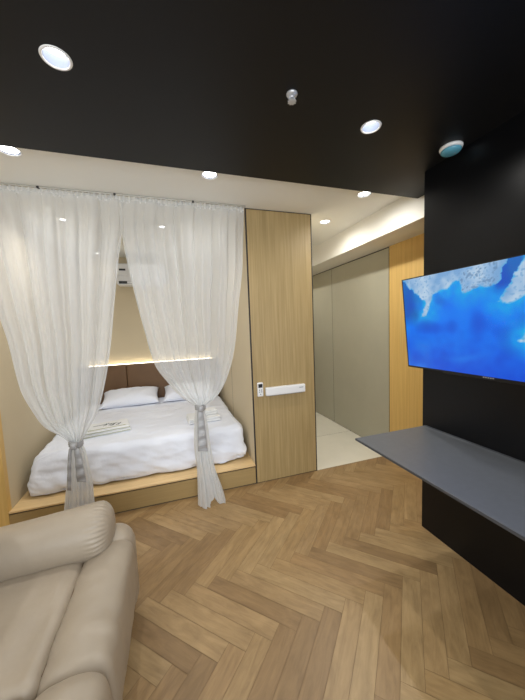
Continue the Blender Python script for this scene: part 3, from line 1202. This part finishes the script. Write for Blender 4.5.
def crease(pts, r=0.0035):
    bm = bmesh.new()
    rings = []
    for i, p in enumerate(pts):
        d = (Vector(pts[min(i + 1, len(pts) - 1)]) - Vector(pts[max(i - 1, 0)])).normalized()
        a = d.cross(Vector((0, 0, 1))).normalized()
        b_ = d.cross(a)
        rings.append([bm.verts.new(Vector(p) + (a * math.cos(k * PI / 4) + b_ * math.sin(k * PI / 4)) * r) for k in range(8)])
    for a, b_ in zip(rings[:-1], rings[1:]):
        for k in range(8):
            bm.faces.new((a[k], a[(k + 1) % 8], b_[(k + 1) % 8], b_[k]))
    return bm


obj('seam', crease([(-1.139, -1.05 - 0.49 * i / 20, 0.440 + 0.004 * math.sin(i)) for i in range(21)]), M['seam'], sofa, smooth=True)
obj('seam', crease([(-1.60 + 0.46 * i / 20, -1.05, 0.462 + 0.002 * math.sin(i)) for i in range(21)]), M['seam'], sofa, smooth=True)


def seat_fn(seed):
    def f(p, n):
        q = p + Vector(n) * (0.008 * fbm((p.x * 2.2, p.y, p.z), 5, seed) + 0.004 * fbm((p.x * 3, p.y * 1.2, p.z), 11, seed))
        return q
    return f


obj('seat_cushion', rbox(-1.62, -1.137, -1.595, -1.03, 0.24, 0.470, 0.04, (24, 24, 8), seat_fn(3.0)), M['leather'], sofa, smooth=True)
obj('seat_cushion', rbox(-1.62, -1.137, -2.12, -1.597, 0.24, 0.470, 0.04, (24, 24, 8), seat_fn(7.0)), M['leather'], sofa, smooth=True)


def arm(yc, yi):
    y0, y1 = (yc - 0.07, yc + 0.15) if yi < yc else (yc - 0.15, yc + 0.07)

    def af(p, n):
        # the front of the arm panel rounds toward the seat
        q = Vector(p)
        q += Vector(n) * (0.005 * fbm(p, 5, yc))
        return q
    a = obj('arm_panel', rbox(-1.93, -0.938, y0, y1, 0.03, 0.497, 0.10, (22, 14, 14), af), M['leather'], sofa, smooth=True)
    prof = []
    L0, L1 = -1.93, -1.02
    N = 44
    for k in range(N + 1):
        t = k / N
        x = L0 + (L1 - L0) * (0.5 - 0.5 * math.cos(PI * t))
        ef = (L1 - x) / 0.085
        eb = (x - L0) / 0.12
        q = min(1.0, ef, eb)
        
        rr = 0.122 * max(0.0, 1 - (1 - q) ** 2.4) ** 0.42 if q < 1 else 0.122
        rr *= 0.93 + 0.09 * (x - L0) / (L1 - L0)
        prof.append((max(rr, 0.002), x))

    def pucker(a_, r, h):
        e = max(0.0, 1 - abs((L1 - 0.05) - h) / 0.05)
        return r * (1 + 0.028 * e * math.sin(a_ * 34) + 0.02 * math.sin(3 * h * 4 + 2 * a_) * 0.5)
    bm = lathe(prof, (0, yc, 0.552), 'x', 170, fn=pucker)
    for v in bm.verts:      # the pad slopes down toward the sofa back
        v.co.z += -0.012 - 0.052 * (-1.02 - v.co.x) / 0.9
    obj('arm_roll', bm, M['leather'], sofa, smooth=True)


arm(-1.0, -1.14)
arm(-2.28, -2.12)
for (y0, y1, sd) in ((-1.60, -1.13, 2.0), (-2.12, -1.62, 6.0)):
    bm = rbox(-1.67, -1.425, y0, y1, 0.40, 0.98, 0.085, (12, 16, 16), leather_fn(0.008, 4, sd))
    bmesh.ops.rotate(bm, verts=bm.verts, cent=(-1.52, 0, 0.42), matrix=Matrix.Rotation(math.radians(-11), 3, 'Y'))
    obj('back_cushion', bm, M['leather'], sofa, smooth=True)
obj('rear_shell', rbox(-2.02, -1.80, -2.16, -1.10, 0.03, 0.90, 0.05, (8, 14, 10)), M['leather'], sofa, smooth=True)
for (x, y) in ((-1.08, -1.02), (-1.08, -2.26), (-1.85, -1.02), (-1.85, -2.26)):
    obj('foot', lathe([(0.022, 0.0), (0.026, 0.012), (0.026, 0.04)], (x, y, 0.0), 'z', 20), M['dark_plastic'], sofa)


# ------------------------------------------------------------------ recessed downlights
def make_downlight(x, y, z, label, group, watts, R0, deep, tint, cone):
    root = empty('downlight', (x, y, z), label, 'ceiling light', group)
    bm = bmesh.new()
    n = 40
    rings = []
    for (r, dz) in ((R0 - 0.001, 0.012), (R0 - 0.0015, -0.002), (R0 + 0.002, -0.0035), (R0 + 0.006, -0.003), (R0 + 0.0075, 0.0)):
        rings.append([bm.verts.new((x + r * math.cos(2 * PI * i / n), y + r * math.sin(2 * PI * i / n), z + dz)) for i in range(n)])
    for a, b_ in zip(rings[:-1], rings[1:]):
        for i in range(n):
            bm.faces.new((a[i], a[(i + 1) % n], b_[(i + 1) % n], b_[i]))
    obj('ring', bm, M['ring'], root, smooth=True)
    bm = bmesh.new()
    rings = []
    for (r, dz) in ((R0 - 0.002, 0.0), (R0 - 0.003, deep * 0.5), (R0 - 0.008, deep + 0.002)):
        rings.append([bm.verts.new((x + r * math.cos(2 * PI * i / n), y + r * math.sin(2 * PI * i / n), z + dz)) for i in range(n)])
    for a, b_ in zip(rings[:-1], rings[1:]):
        for i in range(n):
            bm.faces.new((a[i], a[(i + 1) % n], b_[(i + 1) % n], b_[i]))
    refl = obj('reflector', bm, M['cup'], root, smooth=True)
    bm = bmesh.new()
    bm.faces.new([bm.verts.new((x + (R0 - 0.0075) * math.cos(2 * PI * i / n), y + (R0 - 0.0075) * math.sin(2 * PI * i / n), z + deep)) for i in range(n)])
    obj('lens', bm, M['lens'], refl)
    ld = bpy.data.lights.new('lamp_glow', 'SPOT')
    ld.energy = watts
    ld.color = tint
    ld.spot_size = math.radians(cone)
    ld.spot_blend = 1.0
    ld.shadow_soft_size = 0.025
    lo = bpy.data.objects.new('lamp_glow', ld)
    C.objects.link(lo)
    lo.parent = root
    lo.location = (0, 0, -0.006)
    return root


def place_downlights(z, spots, group, watts, R0, deep, tint=(1.0, 0.975, 0.925), cone=158):
    first = None
    for (x, y, label) in spots:
        if first is None:
            first = make_downlight(x, y, z, label, group, watts, R0, deep, tint, cone)
        else:
            c = copy_tree(first)
            c.location = (x, y, z)
            c['label'] = label


place_downlights(HB, [
    (-1.016, -1.277, 'recessed downlight in the black ceiling at the upper left, above the sofa'),
    (0.323, -1.266, 'recessed downlight in the black ceiling beside the round detector'),
    (-1.016, -2.75, 'added unseen downlight in the black ceiling above the near end of the sofa'),  # from here on the lamps are out of view, added to light the room
    (0.323, -2.75, 'added unseen downlight in the black ceiling above the near end of the shelf'),
    (-2.3, -1.6, 'added unseen downlight in the black ceiling behind the sofa back'),
    (-2.3, -3.2, 'added unseen downlight in the black ceiling at the rear left of the room'),
    (-0.35, -3.9, 'added unseen downlight in the black ceiling near the rear wall'),
], 'downlights in the black ceiling', SPOT_W, HOLE_B, 0.036)
place_downlights(H, [
    (-1.497, -0.475, 'recessed downlight in the pale ceiling strip in front of the left curtain'),
    (-0.37, -0.475, 'recessed downlight in the pale ceiling strip in front of the right curtain'),
], 'downlights in the pale ceiling', SPOT_W, HOLE_P, 0.006)
place_downlights(H, [
    (0.894, -0.475, 'recessed downlight in the pale ceiling touching the black edge by the corridor'),
    (0.899, 0.159, 'recessed downlight in the corridor ceiling just past the oak panel'),
    (0.899, 1.7, 'added unseen downlight deep in the corridor ceiling, hidden by the oak panel'),  # out of view, added to light the corridor
], 'downlights in the corridor ceiling', SPOT_C, HOLE_P, 0.006, (1.0, 0.985, 0.95), 176)
place_downlights(H, [
    (-1.57, 0.616, 'recessed downlight in the alcove ceiling seen through the left curtain'),
    (-0.707, 0.631, 'recessed downlight in the alcove ceiling seen through the right curtain'),
], 'downlights over the bed', SPOT_N, HOLE_N, 0.006, (0.97, 0.98, 1.0))
place_downlights(H, [
    (-1.547, 1.83, 'recessed downlight in the alcove ceiling close to the back wall'),
], 'downlights over the bed', 1.5, HOLE_N, 0.006)

# ------------------------------------------------------------------ detector and sprinkler
sd = empty('smoke_detector', (0.884, -1.245, HB), 'round white smoke detector on the black ceiling above the television', 'smoke detector')
c0 = (0.884, -1.245, HB)
obj('base', lathe([(0.030, 0.0), (0.057, 0.0), (0.058, -0.008), (0.055, -0.014), (0.04, -0.014)], c0, 'z', 48), M['white_plastic'], sd, smooth=True)
obj('vent_ring', lathe([(0.042, -0.013), (0.042, -0.020)], c0, 'z', 48, fn=lambda a, r, h: r * (1 + 0.02 * math.sin(a * 24))), M['grey_print'], sd)
obj('cap', lathe([(0.051, -0.019), (0.051, -0.024), (0.044, -0.032), (0.030, -0.037), (0.004, -0.038)], c0, 'z', 48), M['tv_tint'], sd, smooth=True)
obj('indicator', lathe([(0.004, -0.036), (0.004, -0.0395), (0.002, -0.040)], (0.884 + 0.014, -1.245 - 0.012, HB), 'z', 14), M['grey_print'], sd)

sp = empty('fire_sprinkler', (-0.145, -1.352, HB), 'small chrome sprinkler head on the black ceiling', 'sprinkler')
c1 = (-0.145, -1.352, HB)
obj('escutcheon', lathe([(0.010, 0.0), (0.023, 0.0), (0.024, -0.004), (0.020, -0.009), (0.012, -0.012)], c1, 'z', 36), M['chrome'], sp, smooth=True)
obj('body', lathe([(0.009, -0.010), (0.010, -0.014), (0.008, -0.018), (0.006, -0.019)], c1, 'z', 20), M['chrome'], sp, smooth=True)
bm = bmesh.new()
for sx in (-1, 1):
    pts = [(0.008, -0.016), (0.013, -0.020), (0.013, -0.025), (0.005, -0.030)]
    for a, b_ in zip(pts[:-1], pts[1:]):
        box(bm, c1[0] + sx * (a[0] + b_[0]) / 2 - 0.003, c1[0] + sx * (a[0] + b_[0]) / 2 + 0.003, c1[1] - 0.003, c1[1] + 0.003, HB + min(a[1], b_[1]) - 0.001, HB + max(a[1], b_[1]) + 0.001, bevel=0.0008)
obj('frame_arms', bm, M['chrome'], sp)
obj('deflector', lathe([(0.004, -0.029), (0.017, -0.031), (0.017, -0.033), (0.004, -0.034)], c1, 'z', 36, fn=lambda a, r, h: r * (1 + (0.12 if r > 0.01 else 0) * (1 if math.sin(a * 9) > 0 else -1))), M['chrome'], sp)
